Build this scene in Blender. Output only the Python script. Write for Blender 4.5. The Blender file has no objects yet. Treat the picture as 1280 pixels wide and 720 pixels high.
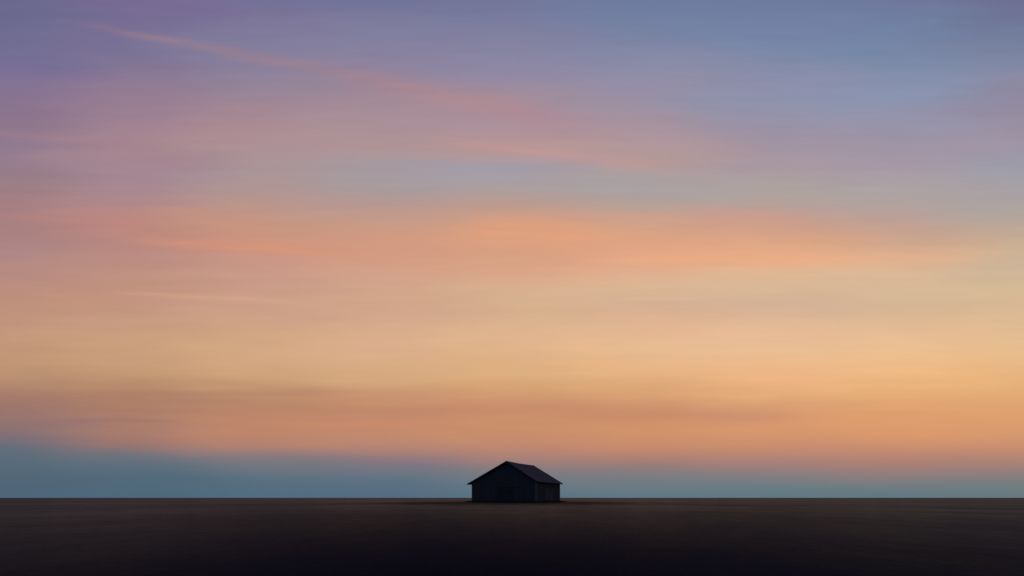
import bpy, bmesh, math, random
from mathutils import Vector
random.seed(7)
S = bpy.context.scene
COL = S.collection
K = 1.35                         # overall scale of the place (metres)
F = 380.0                        # focal length in units of a 1280 wide picture
EYE = 0.665*K

# ------------------------------------------------------------------ helpers
def lin(c):
    r = []
    for v in c:
        v /= 255.0
        r.append(v/12.92 if v <= .04045 else ((v+.055)/1.055)**2.4)
    return (*r, 1)

class NT:
    """tiny node-graph writer"""
    def __init__(s, tree): s.t = tree; s.n = tree.nodes; s.l = tree.links
    def put(s, sock, v):
        if isinstance(v, bpy.types.NodeSocket): s.l.new(v, sock)
        elif v is not None: sock.default_value = v
    def m(s, op, a, b=None, c=None, clamp=False):
        n = s.n.new('ShaderNodeMath'); n.operation = op; n.use_clamp = clamp
        for i, v in enumerate((a, b, c)): s.put(n.inputs[i], v)
        return n.outputs[0]
    def mapr(s, v, a, b, c=0., d=1., kind='SMOOTHSTEP'):
        n = s.n.new('ShaderNodeMapRange'); n.interpolation_type = kind
        for i, q in enumerate((v, a, b, c, d)): s.put(n.inputs[i], q)
        return n.outputs[0]
    def mix(s, f, a, b, mode='MIX'):
        n = s.n.new('ShaderNodeMix'); n.data_type = 'RGBA'; n.blend_type = mode
        s.put(n.inputs[0], f); s.put(n.inputs[6], a); s.put(n.inputs[7], b)
        return n.outputs[2]
    def comb(s, x, y, z=0.):
        n = s.n.new('ShaderNodeCombineXYZ')
        for i, v in enumerate((x, y, z)): s.put(n.inputs[i], v)
        return n.outputs[0]
    def noise(s, vec, scale=1., detail=3., rough=.5):
        n = s.n.new('ShaderNodeTexNoise'); s.put(n.inputs['Vector'], vec)
        n.inputs['Scale'].default_value = scale; n.inputs['Detail'].default_value = detail
        n.inputs['Roughness'].default_value = rough
        return n.outputs[0]
    def ramp(s, f, stops, kind='B_SPLINE'):
        n = s.n.new('ShaderNodeValToRGB'); r = n.color_ramp; r.interpolation = kind
        s.put(n.inputs[0], f)
        while len(r.elements) < len(stops): r.elements.new(.5)
        for e, (p, c) in zip(r.elements, sorted(stops)): e.position = p
        for e, (p, c) in zip(r.elements, sorted(stops)): e.color = c
        return n.outputs[0]

# ------------------------------------------------------------------ sky
# Twilight colours over (bearing, height), written down as a table: each column is a
# bearing, each row  height below the upper rim : colour.
T = {
 0: "0 108 103 142|20 106 106 144|45 110 108 146|70 116 110 150|90 124 112 152|110 134 114 148|140 138 116 142|165 146 120 140|185 142 122 148|210 150 124 138|240 158 126 134|270 170 126 128|300 172 130 128|320 174 134 136|350 188 140 126|380 190 144 122|410 196 150 124|440 196 152 120|470 192 148 114|490 168 124 106|510 156 116 108|530 150 116 112|550 118 110 122|565 93 110 124|585 85 106 122|600 81 102 120|620 77 102 122",
 160: "0 120 106 148|20 120 108 148|60 118 112 150|80 130 118 150|100 142 122 148|130 150 124 146|160 162 130 146|185 166 132 142|210 164 134 148|240 168 136 146|265 184 134 130|290 194 136 124|320 184 138 130|350 194 146 128|380 196 148 124|410 202 158 128|440 204 160 124|470 200 156 118|490 176 130 102|510 172 124 104|530 176 128 108|554 164 118 108|568 107 114 124|586 87 110 126|600 81 106 124|620 77 104 124",
 320: "0 112 112 152|15 122 116 152|40 128 122 156|70 130 124 156|100 144 132 156|130 160 134 148|155 170 136 146|180 174 142 148|200 172 148 152|215 168 150 154|240 178 148 146|265 196 148 130|290 204 148 124|310 208 149 126|325 200 148 132|350 204 156 136|380 202 158 134|400 208 162 134|420 212 168 130|450 212 168 128|475 210 164 120|490 192 140 108|508 184 132 104|530 196 136 106|556 186 130 108|571 129 120 126|586 111 118 128|600 87 112 130|620 81 108 130",
 480: "0 110 112 152|20 124 122 158|50 130 128 160|80 142 130 158|105 156 134 152|125 164 138 150|150 168 142 152|175 174 146 150|190 178 148 150|205 166 152 160|230 166 156 158|250 178 152 150|268 196 154 138|290 210 154 128|310 214 154 128|330 212 156 130|350 210 160 138|375 212 170 136|395 210 165 141|420 220 175 139|450 220 173 135|475 218 170 124|495 200 144 110|515 194 134 106|535 200 138 106|559 188 134 112|576 130 116 130|589 113 120 130|600 93 114 132|620 83 108 130",
 640: "0 114 116 154|20 118 122 158|45 130 128 160|70 138 134 166|90 142 136 166|110 158 140 156|130 168 140 150|155 168 142 158|180 184 150 148|195 182 152 152|208 162 156 168|230 166 160 164|250 186 154 142|268 204 156 134|285 222 160 126|305 222 160 126|325 216 160 130|345 222 166 136|365 216 178 144|390 214 174 140|420 226 181 143|450 226 177 133|475 222 172 120|497 206 148 108|515 202 140 106|530 208 146 104|552 198 138 108|567 178 130 116|580 150 124 122|594 119 124 130|606 99 120 134|620 89 114 132",
 800: "0 108 122 160|25 114 128 164|50 122 132 164|70 134 138 168|90 142 140 168|115 150 142 166|135 158 144 162|155 166 144 156|175 172 150 160|195 182 152 150|212 176 156 156|230 166 162 166|250 176 160 156|268 196 160 144|285 216 160 130|305 224 164 130|325 232 166 132|345 222 176 144|365 220 182 148|382 214 174 144|405 226 181 147|435 234 187 143|465 234 179 129|485 222 166 114|505 208 146 108|520 204 142 106|535 216 150 104|555 204 140 108|570 180 130 114|582 148 122 122|595 121 126 130|615 97 120 134",
 960: "0 108 122 160|25 112 128 166|50 116 132 168|75 126 138 168|100 140 142 172|125 142 146 174|150 150 146 168|175 160 146 162|200 168 150 162|220 174 158 160|240 174 164 160|255 180 160 154|268 204 156 140|285 208 158 136|305 226 168 130|325 234 172 136|345 224 184 148|370 216 182 150|385 214 176 148|410 232 187 151|440 236 189 145|465 242 183 131|490 232 172 118|508 216 154 112|520 208 146 112|535 222 154 106|555 208 144 108|570 184 132 114|583 158 126 122|597 123 126 130|610 101 124 132|620 97 120 132",
 1120: "0 110 118 156|25 112 128 164|50 114 132 168|75 120 138 168|100 134 144 174|125 136 148 178|150 150 148 172|175 156 148 166|200 166 150 166|220 170 156 164|245 172 164 164|265 184 160 154|285 198 160 142|305 204 166 140|320 230 174 138|340 222 184 150|365 216 184 150|385 214 180 146|410 230 187 147|435 236 191 147|460 242 187 131|485 236 180 122|505 228 164 112|525 224 156 106|545 222 154 106|560 204 142 110|575 180 130 114|588 156 124 120|600 129 126 128|612 103 124 132|620 99 120 130",
 1280: "0 110 110 146|25 110 118 152|50 116 128 160|75 124 134 164|90 136 138 168|110 142 136 160|135 144 138 162|160 156 142 160|185 158 148 166|210 156 158 172|235 166 160 164|260 170 162 162|290 193 167 148|315 209 181 146|335 203 177 152|355 215 187 148|380 216 184 148|410 228 187 143|435 234 191 143|460 236 183 129|485 230 176 118|510 226 162 110|530 224 156 106|550 210 148 110|565 190 136 112|580 168 130 118|595 136 124 126|607 111 126 130|620 103 122 128",
}
SUN_AZ = math.radians(62)        # clockwise from +Y
SUN_EL = math.radians(2.0)
w = bpy.data.worlds.new("World"); S.world = w; w.use_nodes = True
g = NT(w.node_tree); g.n.clear()
out = g.n.new('ShaderNodeOutputWorld'); bg = g.n.new('ShaderNodeBackground')
g.l.new(bg.outputs[0], out.inputs[0])
tc = g.n.new('ShaderNodeTexCoord'); sep = g.n.new('ShaderNodeSeparateXYZ')
g.l.new(tc.outputs['Generated'], sep.inputs[0])
dx, dy, dz = sep.outputs
dyc = g.m('MAXIMUM', dy, .15)
u0 = g.m('DIVIDE', dx, dyc)                       # bearing of the cloud sheets
v0 = g.m('DIVIDE', g.m('MAXIMUM', dz, 0.), dyc)   # height of the cloud sheets
# slow warp so that bands wander like real stratus (none at the horizon itself)
wn = g.noise(g.comb(g.m('MULTIPLY', u0, 1.1), g.m('MULTIPLY', v0, 4.5), 3.7), 1., 3., .5)
wn2 = g.noise(g.comb(g.m('MULTIPLY', u0, 2.2), g.m('MULTIPLY', v0, 22.), 9.1), 1., 4., .55)
warp = g.m('ADD', g.m('MULTIPLY', g.m('SUBTRACT', wn, .5), .07), g.m('MULTIPLY', g.m('SUBTRACT', wn2, .5), .045))
v = g.m('ADD', v0, g.m('MULTIPLY', warp, g.mapr(v0, .02, .35)))
wu = g.noise(g.comb(g.m('MULTIPLY', u0, .8), g.m('MULTIPLY', v0, 9.), 21.), 1., 3., .5)
u = g.m('ADD', u0, g.m('MULTIPLY', g.m('SUBTRACT', wu, .5), .7))
H0 = 622.2
fac = g.m('MULTIPLY', v, F/640.0)
acc = None
xs = sorted(T)
for i, x in enumerate(xs):
    st = []
    for row in T[x].split('|'):
        y, r, gg, b = map(float, row.split())
        mean = (r+gg+b)/3; r, gg, b = [mean+(q_-mean)*.955 for q_ in (r, gg, b)]
        st.append(((H0-y)/640.0, lin((r, gg, b))))
    c = g.ramp(fac, st)
    if acc is None: acc = c
    else:
        a = (xs[i-1]-640)/F; b_ = (x-640)/F
        acc = g.mix(g.mapr(u, a, b_, kind='SMOOTHSTEP'), acc, c)
# wisps: long thin cirrus streaks  (x0,y0,x1,y1, width0, width1, colour, strength)
wisps = [
 (66, 23, 560, 118, 2.6, 8.5, (164, 128, 138), .46),
 (400, 88, 780, 166, 7., 13., (184, 136, 142), .42),
 (140, 300, 500, 320, 4.5, 5.5, (224, 150, 116), .42),
 (110, 363, 480, 386, 2.4, 2.6, (224, 172, 140), .32),
 (-80, 162, 170, 180, 3.0, 4.0, (172, 130, 134), .26),
 (520, 172, 900, 216, 4.0, 6.0, (198, 150, 148), .55),
 (440, 206, 800, 208, 4.0, 6.0, (158, 154, 168), .40),
 (0, 536, 200, 520, 3.0, 2.0, (150, 114, 114), .35),
 (640, 516, 1060, 522, 7.0, 6.0, (202, 136, 106), .40),
 (560, 283, 800, 300, 9.0, 12., (232, 160, 120), .35),
 (700, 322, 1190, 329, 6.0, 5.0, (238, 172, 130), .50),
 (720, 378, 1130, 378, 5.0, 6.0, (206, 170, 150), .28),
 (-40, 268, 210, 280, 4.0, 5.0, (190, 134, 126), .20),
 (540, 470, 860, 462, 3.0, 3.0, (232, 184, 130), .28),
 (-60, 492, 520, 490, 3.0, 3.0, (172, 122, 106), .35),
 (40, 527, 260, 526, 1.8, 1.8, (146, 112, 112), .40),
 (90, 506, 420, 512, 2.5, 3., (186, 134, 108), .30),
 (760, 374, 900, 374, 1.4, 1.4, (232, 192, 152), .35),
 (260, 532, 700, 530, 3., 3., (214, 146, 108), .25),
]
fib = g.noise(g.comb(g.m('MULTIPLY', u0, 3.5), g.m('MULTIPLY', v0, 40.), 5.), 1., 4., .6)
for (x0, y0, x1, y1, w0, w1, c, k) in wisps:
    a0, b0, a1, b1 = (x0-640)/F, (H0-y0)/F, (x1-640)/F, (H0-y1)/F
    L = math.hypot(a1-a0, b1-b0); cx, cy = (a1-a0)/L, (b1-b0)/L
    pu = g.m('SUBTRACT', u0, a0)
    pv = g.m('SUBTRACT', g.m('ADD', v0, g.m('MULTIPLY', g.m('SUBTRACT', wn2, .5), .028)), b0)
    t = g.m('ADD', g.m('MULTIPLY', pu, cx/L), g.m('MULTIPLY', pv, cy/L))
    d = g.m('ADD', g.m('MULTIPLY', pu, -cy), g.m('MULTIPLY', pv, cx))
    wd = g.mapr(t, 0., 1., w0/F, w1/F, 'LINEAR')
    q = g.m('DIVIDE', d, wd)
    gs = g.m('EXPONENT', g.m('MULTIPLY', g.m('MULTIPLY', q, q), -.6))
    en = g.m('MULTIPLY', g.mapr(t, 0., .25), g.mapr(t, 1., .6))
    f_ = g.m('MULTIPLY', g.m('MULTIPLY', gs, en), g.m('MULTIPLY', g.mapr(fib, .25, .6, .55, 1.), k))
    acc = g.mix(f_, acc, lin(c))
# fibrous grain of the high cloud
fb = g.m('ADD', 1., g.m('MULTIPLY', g.m('MULTIPLY', g.m('SUBTRACT', fib, .5), .12), g.mapr(v0, .05, .3)))
acc = g.mix(1., acc, g.comb(fb, fb, fb), 'MULTIPLY')
# away from the afterglow the dusk sky is the physical one under a flat blue fill
sky = g.n.new('ShaderNodeTexSky'); sky.sky_type = 'NISHITA'; sky.sun_disc = False
sky.sun_elevation = SUN_EL; sky.sun_rotation = SUN_AZ
sky.altitude = 200; sky.air_density = 1.2; sky.dust_density = 1.5
back = g.mix(1., sky.outputs[0], (.10, .10, .10, 1), 'MULTIPLY')
back = g.mix(.75, back, (.118, .135, .215, 1))   # flat blue added behind the viewer to brighten the dark gable
front = g.mapr(dy, -.05, .37)
front = g.m('MULTIPLY', front, g.mapr(dz, .97, .86, .35, 1.))
g.l.new(g.mix(front, back, acc), bg.inputs[0])
bg.inputs[1].default_value = 1.0

sun = bpy.data.lights.new('sun', 'SUN'); sun.energy = .05; sun.angle = math.radians(3)
sun.color = (1, .55, .30)
so = bpy.data.objects.new('sun', sun); COL.objects.link(so)
sd = Vector((math.sin(SUN_AZ)*math.cos(SUN_EL), math.cos(SUN_AZ)*math.cos(SUN_EL), math.sin(SUN_EL)))
so.rotation_euler = sd.to_track_quat('Z', 'Y').to_euler(); so.location = sd*200

# ------------------------------------------------------------------ materials
def mat(name):
    m = bpy.data.materials.new(name); m.use_nodes = True
    q = NT(m.node_tree); b = m.node_tree.nodes['Principled BSDF']
    return m, q, b
def bump(q, b, h, strength, dist):
    n = q.n.new('ShaderNodeBump'); n.inputs['Strength'].default_value = strength
    n.inputs['Distance'].default_value = dist
    q.l.new(h, n.inputs['Height']); q.l.new(n.outputs[0], b.inputs['Normal'])

mG, q, b = mat('field_soil')
geo = q.n.new('ShaderNodeNewGeometry'); P = geo.outputs['Position']
big = q.noise(P, .035, 5, .55); mid = q.noise(P, .35, 5, .6); fine = q.noise(P, 9., 6, .65)
c = q.mix(q.mapr(big, .35, .65), (.0066, .0086, .0255, 1), (.0104, .0116, .0275, 1))
c = q.mix(q.mapr(mid, .35, .7, 0., .6), c, (.0055, .0075, .0180, 1))
c = q.mix(q.mapr(fine, .5, .75, 0., .35), c, (.0160, .0160, .0260, 1))
# contact shade round the barn, put into the soil colour with a ragged edge
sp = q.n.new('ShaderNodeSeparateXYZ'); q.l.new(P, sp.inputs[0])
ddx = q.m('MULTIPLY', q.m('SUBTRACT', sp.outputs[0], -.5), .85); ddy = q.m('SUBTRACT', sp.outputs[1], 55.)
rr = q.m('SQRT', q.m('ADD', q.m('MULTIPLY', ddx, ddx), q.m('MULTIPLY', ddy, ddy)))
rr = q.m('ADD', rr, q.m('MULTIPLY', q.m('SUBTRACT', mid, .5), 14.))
barn_shade = q.mapr(rr, 27., 9.)
c = q.mix(q.m('MULTIPLY', barn_shade, .6), c, (.0025, .0025, .005, 1))
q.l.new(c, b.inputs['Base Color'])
b.inputs['Roughness'].default_value = .9; b.inputs['Specular IOR Level'].default_value = 0
# pale dry stubble tips catch the sky only at a grazing angle
gl = q.n.new('ShaderNodeBsdfGlossy'); gl.inputs['Roughness'].default_value = .62
q.l.new(q.mix(q.mapr(mid, .3, .7), (.146, .155, .142, 1), (.192, .190, .168, 1)), gl.inputs['Color'])
lw = q.n.new('ShaderNodeLayerWeight')
wt = q.m('POWER', lw.outputs['Facing'], 11.)
wt = q.m('MULTIPLY', wt, q.mapr(big, .3, .7, .70, 1.))
wt = q.m('MULTIPLY', wt, q.mapr(q.noise(P, 1.3, 5, .6), .3, .7, .86, 1.08))
wt = q.m('MULTIPLY', wt, q.mapr(q.noise(P, .10, 4, .6), .35, .65, .82, 1.08))
wt = q.m('MULTIPLY', wt, q.mapr(fine, .3, .7, .8, 1.12))
wt = q.m('MULTIPLY', wt, q.m('SUBTRACT', 1., q.m('MULTIPLY', barn_shade, .65)))
mx = q.n.new('ShaderNodeMixShader'); q.l.new(wt, mx.inputs[0]); q.l.new(b.outputs[0], mx.inputs[1]); q.l.new(gl.outputs[0], mx.inputs[2])
q.l.new(mx.outputs[0], q.n['Material Output'].inputs['Surface'])
bump(q, b, q.m('ADD', mid, q.m('MULTIPLY', fine, .25)), .35, .12)

def wood(name, c0, c1, rough=.85):
    m, q, b = mat(name)
    tc = q.n.new('ShaderNodeTexCoord'); mp = q.n.new('ShaderNodeMapping')
    q.l.new(tc.outputs['Object'], mp.inputs[0]); mp.inputs['Scale'].default_value = (5, 5, .35)
    grain = q.noise(mp.outputs[0], 1., 6, .65)
    info = q.n.new('ShaderNodeNewGeometry')
    brd = info.outputs['Random Per Island']
    c = q.mix(q.m('ADD', q.m('MULTIPLY', grain, .6), q.m('MULTIPLY', brd, .5)), c0, c1)
    q.l.new(c, b.inputs['Base Color']); b.inputs['Roughness'].default_value = rough
    b.inputs['Specular IOR Level'].default_value = .12
    bump(q, b, grain, .4, .02)
    return m
mW = wood('weathered_boards', (.032, .040, .060, 1), (.056, .070, .100, 1))
mD = wood('door_boards', (.020, .026, .042, 1), (.034, .044, .066, 1))
mT = wood('trim_boards', (.060, .070, .100, 1), (.095, .105, .145, 1))
mR, q, b = mat('roof_sheet')
tcx = q.n.new('ShaderNodeTexCoord')
n1 = q.noise(tcx.outputs['Object'], .8, 5, .6); n2 = q.noise(tcx.outputs['Object'], 6., 4, .6)
c = q.mix(q.mapr(n1, .35, .65), (.016, .037, .092, 1), (.032, .056, .115, 1))
c = q.mix(q.mapr(n2, .55, .75, 0., .5), c, (.040, .040, .055, 1))
isl = q.n.new('ShaderNodeNewGeometry').outputs['Random Per Island']
c = q.mix(q.mapr(isl, 0., 1., 0., .55, 'LINEAR'), c, (.050, .066, .115, 1))
q.l.new(c, b.inputs['Base Color']); b.inputs['Roughness'].default_value = .7
b.inputs['Specular IOR Level'].default_value = .12
mV, q, b = mat('dry_weeds')
q.l.new(q.mix(q.n.new('ShaderNodeNewGeometry').outputs['Random Per Island'], (.010, .010, .008, 1), (.022, .018, .012, 1)), b.inputs['Base Color'])
b.inputs['Roughness'].default_value = .9

# ------------------------------------------------------------------ mesh helpers
def link(name, bm, m, parent=None, **kw):
    me = bpy.data.meshes.new(name); bm.normal_update(); bm.to_mesh(me); bm.free()
    me.materials.append(m)
    o = bpy.data.objects.new(name, me); COL.objects.link(o)
    if parent: o.parent = parent
    for k_, v_ in kw.items(): o[k_] = v_
    return o
def hexa(bm, p):
    """box from 8 points: 4 of one end, then 4 of the other"""
    vs = [bm.verts.new(x) for x in p]
    fs = [(0,1,2,3), (7,6,5,4), (0,4,5,1), (1,5,6,2), (2,6,7,3), (3,7,4,0)]
    fl = [bm.faces.new([vs[i] for i in f]) for f in fs]
    bmesh.ops.recalc_face_normals(bm, faces=fl)
def box(bm, x0, x1, y0, y1, z0, z1):
    hexa(bm, [(x0,y0,z0),(x1,y0,z0),(x1,y1,z0),(x0,y1,z0),(x0,y0,z1),(x1,y0,z1),(x1,y1,z1),(x0,y1,z1)])

# ------------------------------------------------------------------ ground
bm = bmesh.new()
rings = [0, 2, 5, 10, 20, 40, 80, 160, 400, 1000, 3000, 10000, 40000]
NS = 72; prev = None
for r in rings:
    if r == 0: cur = [bm.verts.new((0, 0, 0))]
    else: cur = [bm.verts.new((r*math.cos(2*math.pi*i/NS), r*math.sin(2*math.pi*i/NS), 0)) for i in range(NS)]
    if prev:
        for i in range(NS):
            j = (i+1) % NS
            if len(prev) == 1: bm.faces.new((prev[0], cur[i], cur[j]))
            else: bm.faces.new((prev[i], cur[i], cur[j], prev[j]))
    prev = cur
link('ground', bm, mG, kind='structure')

# ------------------------------------------------------------------ barn
# local frame: x along the gable from its left wall to its right wall, y away from the viewer along the ridge
th = .624; X0, Y0 = 3.50*K, 42.2*K
W, Ln, He, Ha, t = 13.4*K, 7.85*K, 2.28*K+EYE, 5.47*K+EYE, .402
root = bpy.data.objects.new('barn', None); COL.objects.link(root)
gv = Vector((-math.cos(th), math.sin(th), 0))     # right -> left along the gable
root.location = Vector((X0, Y0, 0)) + gv*W
root.rotation_euler = (0, 0, -th)
root['label'] = 'lone dark weathered timber barn with low gable roof standing on the bare plain at dusk'
root['category'] = 'barn'
# roof outline with overhang: eave tips at x=0 and x=W, walls inset
OV = .62; OG = .32; TH = .13
xr = W*(1-t)
def roofz(x): return He + (Ha-He)*(x/xr if x <= xr else (W-x)/(W-xr))
wx0, wx1, wy0, wy1 = 1.12, W-.48, OG, Ln-OG
def under(x): return roofz(x) - TH - .01
def board_wall(name, a, bpt, n_in, top, m=mW, bw=.24, battens=True, zb=0.0, depth=.05, skip=None):
    """upright boards side by side from a to b; n_in points into the building"""
    bm = bmesh.new()
    a = Vector(a); bpt = Vector(bpt); d = bpt-a; Lw = d.length; d.normalize(); n = Vector(n_in)
    k = max(1, round(Lw/bw)); s = Lw/k
    for i in range(k):
        p0 = a + d*(i*s+.006); p1 = a + d*((i+1)*s-.006)
        if skip and skip((p0+p1)/2): continue
        j = random.uniform(0, .012); q0 = p0+n*(depth); q1 = p1+n*(depth)
        p0 = p0 + n*j; p1 = p1 + n*j
        z0 = zb + random.uniform(-.02, .03) if zb > 0 else -.1
        t0, t1 = top(p0), top(p1)
        hexa(bm, [(*p0.xy, z0), (*p1.xy, z0), (*q1.xy, z0), (*q0.xy, z0), (*p0.xy, t0), (*p1.xy, t1), (*q1.xy, t1), (*q0.xy, t0)])
        if battens and i:
            c = a + d*(i*s); e0 = c-d*.028-n*.022; e1 = c+d*.028-n*.022; f1 = c+d*.028-n*.001; f0 = c-d*.028-n*.001
            tt = top(c)-.03
            hexa(bm, [(*e0.xy, z0), (*e1.xy, z0), (*f1.xy, z0), (*f0.xy, z0), (*e0.xy, tt), (*e1.xy, tt), (*f1.xy, tt), (*f0.xy, tt)])
    # backing sheet closes the gaps
    B0 = a+n*(depth+.002); B1 = bpt+n*(depth+.002); C0 = B0+n*.03; C1 = B1+n*.03
    pk = [B0, B1] if abs(d.x) < .5 else [B0, Vector((xr, B0.y, 0)), B1]
    if abs(d.x) >= .5 and (a.x > bpt.x): pk = [B0, Vector((xr, B0.y, 0)), B1]
    for u_, v_ in zip(pk[:-1], pk[1:]):
        o = n*.03
        ta, tb = top(u_), top(v_)
        hexa(bm, [(*u_.xy, -.1), (*v_.xy, -.1), (*(v_+o).xy, -.1), (*(u_+o).xy, -.1), (*u_.xy, ta), (*v_.xy, tb), (*(v_+o).xy, tb), (*(u_+o).xy, ta)])
    return link(name, bm, m, root)
topf = lambda p: under(p.x)
board_wall('gable_wall', (wx0, wy0, 0), (wx1, wy0, 0), (0, 1, 0), topf)
board_wall('gable_wall', (wx1, wy1, 0), (wx0, wy1, 0), (0, -1, 0), topf)
board_wall('side_wall', (wx1, wy0+.09, 0), (wx1, wy1-.09, 0), (-1, 0, 0), lambda p: under(wx1), bw=.30)
board_wall('side_wall', (wx0, wy1-.09, 0), (wx0, wy0+.09, 0), (1, 0, 0), lambda p: under(wx0), bw=.30)

def slope(name, xa, xb):
    """one roof slope of ribbed sheet from ridge (xa) to eave (xb), with real ribs running down the slope"""
    bm = bmesh.new()
    za, zb = roofz(xa), roofz(xb)
    sl = Vector((xb-xa, 0, zb-za)).normalized(); nrm = Vector((-sl.z, 0, sl.x))
    if nrm.z < 0: nrm = -nrm
    # a little sag along the ridge as on any old barn
    ny = 24
    def P(x, y, h):
        f = (x-xa)/(xb-xa); z = za+(zb-za)*f
        sag = -.10*math.sin(math.pi*y/Ln)*(1-.3*f)
        return Vector((x, y, z+sag)) + nrm*h
    for i in range(ny):
        y0, y1 = Ln*i/ny, Ln*(i+1)/ny - .004
        hexa(bm, [P(xa, y0, -TH), P(xa, y1, -TH), P(xb, y1, -TH), P(xb, y0, -TH), P(xa, y0, 0), P(xa, y1, 0), P(xb, y1, 0), P(xb, y0, 0)])
        yr = y0+.03
        hexa(bm, [P(xa, yr, .002), P(xa, yr+.07, .002), P(xb, yr+.07, .002), P(xb, yr, .002), P(xa, yr+.015, .035), P(xa, yr+.055, .035), P(xb, yr+.055, .035), P(xb, yr+.015, .035)])
    return link(name, bm, mR, root)
slope('roof_slope', xr-.004, 0)
slope('roof_slope', xr+.004, W)
# ridge cap
bm = bmesh.new()
for i in range(12):
    y0, y1 = Ln*i/12, Ln*(i+1)/12
    s0 = -.10*math.sin(math.pi*y0/Ln); s1 = -.10*math.sin(math.pi*y1/Ln)
    for sg in (-1, 1):
        zz = roofz(xr+sg*.26)-Ha
        hexa(bm, [(xr, y0, Ha+.045+s0), (xr, y1, Ha+.045+s1), (xr+sg*.26, y1, Ha+.045+zz+s1), (xr+sg*.26, y0, Ha+.045+zz+s0),
                  (xr, y0, Ha+.07+s0), (xr, y1, Ha+.07+s1), (xr+sg*.26, y1, Ha+.07+zz+s1), (xr+sg*.26, y0, Ha+.07+zz+s0)])
link('ridge_cap', bm, mR, root)
# barge boards on both gables
for y0, y1 in ((-.045, -.004), (Ln+.004, Ln+.045)):
    for xa, xb in ((xr, 0), (xr, W)):
        bm = bmesh.new()
        za, zb = roofz(xa), roofz(xb)
        hexa(bm, [(xa, y0, za-.30), (xa, y1, za-.30), (xb, y1, zb-.26), (xb, y0, zb-.26), (xa, y0, za+.03), (xa, y1, za+.03), (xb, y1, zb+.03), (xb, y0, zb+.03)])
        link('barge_board', bm, mD, root)
# corner posts
for cx, cy, mm in ((wx1+.03, wy0-.03, mT), (wx1+.03, wy1+.03, mT), (wx0-.03, wy0-.03, mW), (wx0-.03, wy1+.03, mW)):
    bm = bmesh.new(); sx = -1 if cx > W/2 else 1; sy = 1 if cy < Ln/2 else -1
    a_, b_ = sorted((cx, cx+sx*.03)); c_, d_ = sorted((cy, cy+sy*.36))
    zt = under(cx)-.03
    box(bm, a_, b_, c_, d_, -.1, zt)
    a_, b_ = sorted((cx+sx*.032, cx+sx*.25)); c_, d_ = sorted((cy, cy+sy*.028))
    box(bm, a_, b_, c_, d_, -.1, zt)
    link('corner_board', bm, mm, root)
# big sliding door on the gable: boards, track, rails, handle
dx0, dx1, dz1 = W*.455, W*.665, 2.75*K/1.35*1.0
door = board_wall('sliding_door', (dx0, wy0-.09, 0), (dx1, wy0-.09, 0), (0, 1, 0), lambda p: 2.9, m=mD, bw=.22, battens=False, zb=.06, depth=.03)
for z in (.25, 1.45, 2.70):
    bm = bmesh.new(); box(bm, dx0+.01, dx1-.01, wy0-.118, wy0-.092, z-.08, z+.08)
    link('door_rail', bm, mW, door)
bm = bmesh.new(); box(bm, dx0-.2, dx1+2.2, wy0-.12, wy0-.03, 2.93, 3.02)
link('door_track', bm, mD, root)
bm = bmesh.new(); box(bm, dx1-.22, dx1-.17, wy0-.19, wy0-.16, 1.05, 1.40); box(bm, dx1-.22, dx1-.17, wy0-.16, wy0-.119, 1.05, 1.09); box(bm, dx1-.22, dx1-.17, wy0-.16, wy0-.119, 1.36, 1.40)
link('handle', bm, mT, door)
# side wall: a pair of board doors, slightly lighter boards
ym = (wy0+wy1)/2
for ya, yb in ((ym-1.9, ym-.03), (ym+.03, ym+1.9)):
    d = board_wall('side_door', (wx1+.075, ya, 0), (wx1+.075, yb, 0), (-1, 0, 0), lambda p: 2.75, m=mT if False else mW, bw=.2, battens=False, zb=.08, depth=.03)
    for z in (.45, 2.35):
        bm = bmesh.new(); box(bm, wx1+.077, wx1+.10, ya+.02, yb-.02, z-.07, z+.07)
        link('door_rail', bm, mW, d)
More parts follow.
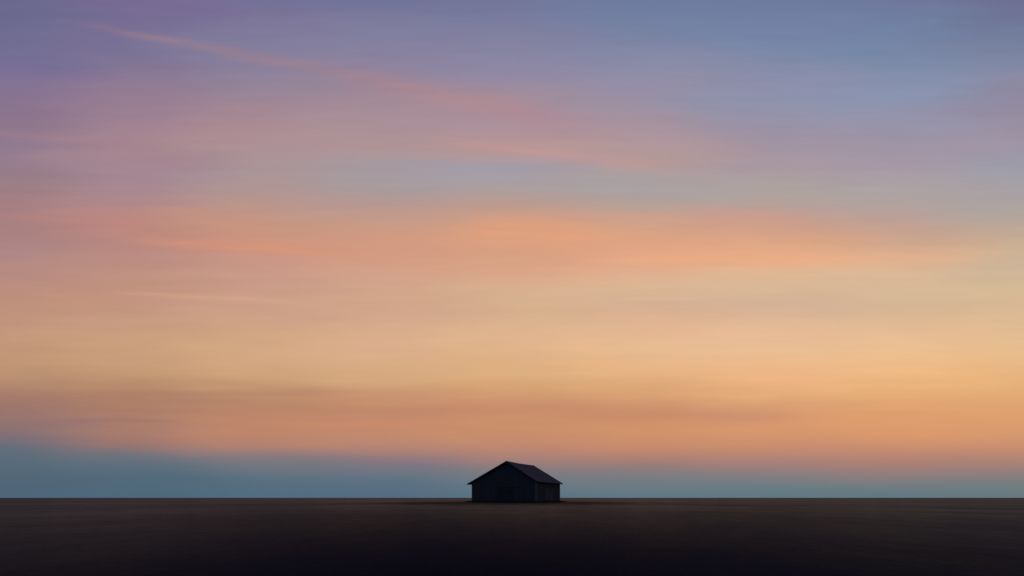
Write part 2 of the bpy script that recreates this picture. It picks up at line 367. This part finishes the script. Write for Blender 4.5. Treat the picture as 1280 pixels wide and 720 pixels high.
# rafter tails under the right and left eaves
for k_ in range(11):
    y = wy0+.1+(wy1-wy0-.26)*k_/10
    for xa, xb in ((wx1+.09, W-.04), (wx0-.09, .04)):
        bm = bmesh.new(); za, zb = roofz(xa)-TH-.03-.10*math.sin(math.pi*y/Ln)*.8, roofz(xb)-TH-.03-.10*math.sin(math.pi*y/Ln)*.8
        hexa(bm, [(xa, y, za-.12), (xa, y+.06, za-.12), (xb, y+.06, zb-.10), (xb, y, zb-.10), (xa, y, za), (xa, y+.06, za), (xb, y+.06, zb), (xb, y, zb)])
        link('rafter_tail', bm, mD, root)

# ------------------------------------------------------------------ weeds along the foot of the barn
bm = bmesh.new()
M = root.matrix_basis
from mathutils import Matrix
M = Matrix.Translation(root.location) @ Matrix.Rotation(-th, 4, 'Z')
def tuft(p, h):
    for _ in range(9):
        a = random.uniform(0, 6.283); r = random.uniform(.05, .22); wd = random.uniform(.012, .025)
        b0 = p + Vector((math.cos(a), math.sin(a), 0))*random.uniform(0, .08)
        tip = p + Vector((math.cos(a)*r, math.sin(a)*r, h*random.uniform(.6, 1.1)))
        s = Vector((-math.sin(a), math.cos(a), 0))*wd
        md = (b0+tip)/2 + Vector((0, 0, h*.12))
        v_ = [bm.verts.new(x) for x in (b0-s, b0+s, md+s*.8, tip, md-s*.8)]
        bm.faces.new(v_)
for _ in range(1500):
    e = random.random(); off = abs(random.gauss(0, .45))+.03
    if e < .5: p = Vector((random.uniform(wx0-1.5, wx1+.6), wy0-.05-off, 0))
    elif e < .8: p = Vector((wx1+.1+off, random.uniform(wy0-.6, wy1+1.2), 0))
    else: p = Vector((wx0-.1-off, random.uniform(wy0-.5, wy1), 0))
    tuft(M @ p, random.uniform(.12, .38)*math.exp(-off*.7))
link('weeds', bm, mV, None, kind='stuff', label='low dark dry weeds growing along the foot of the barn', category='weeds')

# ------------------------------------------------------------------ camera
cd = bpy.data.cameras.new('camera'); co = bpy.data.objects.new('camera', cd); COL.objects.link(co)
S.camera = co
co.location = (0, 0, EYE); co.rotation_euler = (math.pi/2, 0, 0)
cd.sensor_width = 36; cd.lens = 36*F/1280; cd.shift_y = (622.2-360)/1280
cd.clip_start = .05; cd.clip_end = 120000
S.render.engine = 'CYCLES'
vs = S.view_settings; vs.view_transform = 'Standard'; vs.look = 'None'; vs.exposure = 0; vs.gamma = 1
vs.use_curve_mapping = False
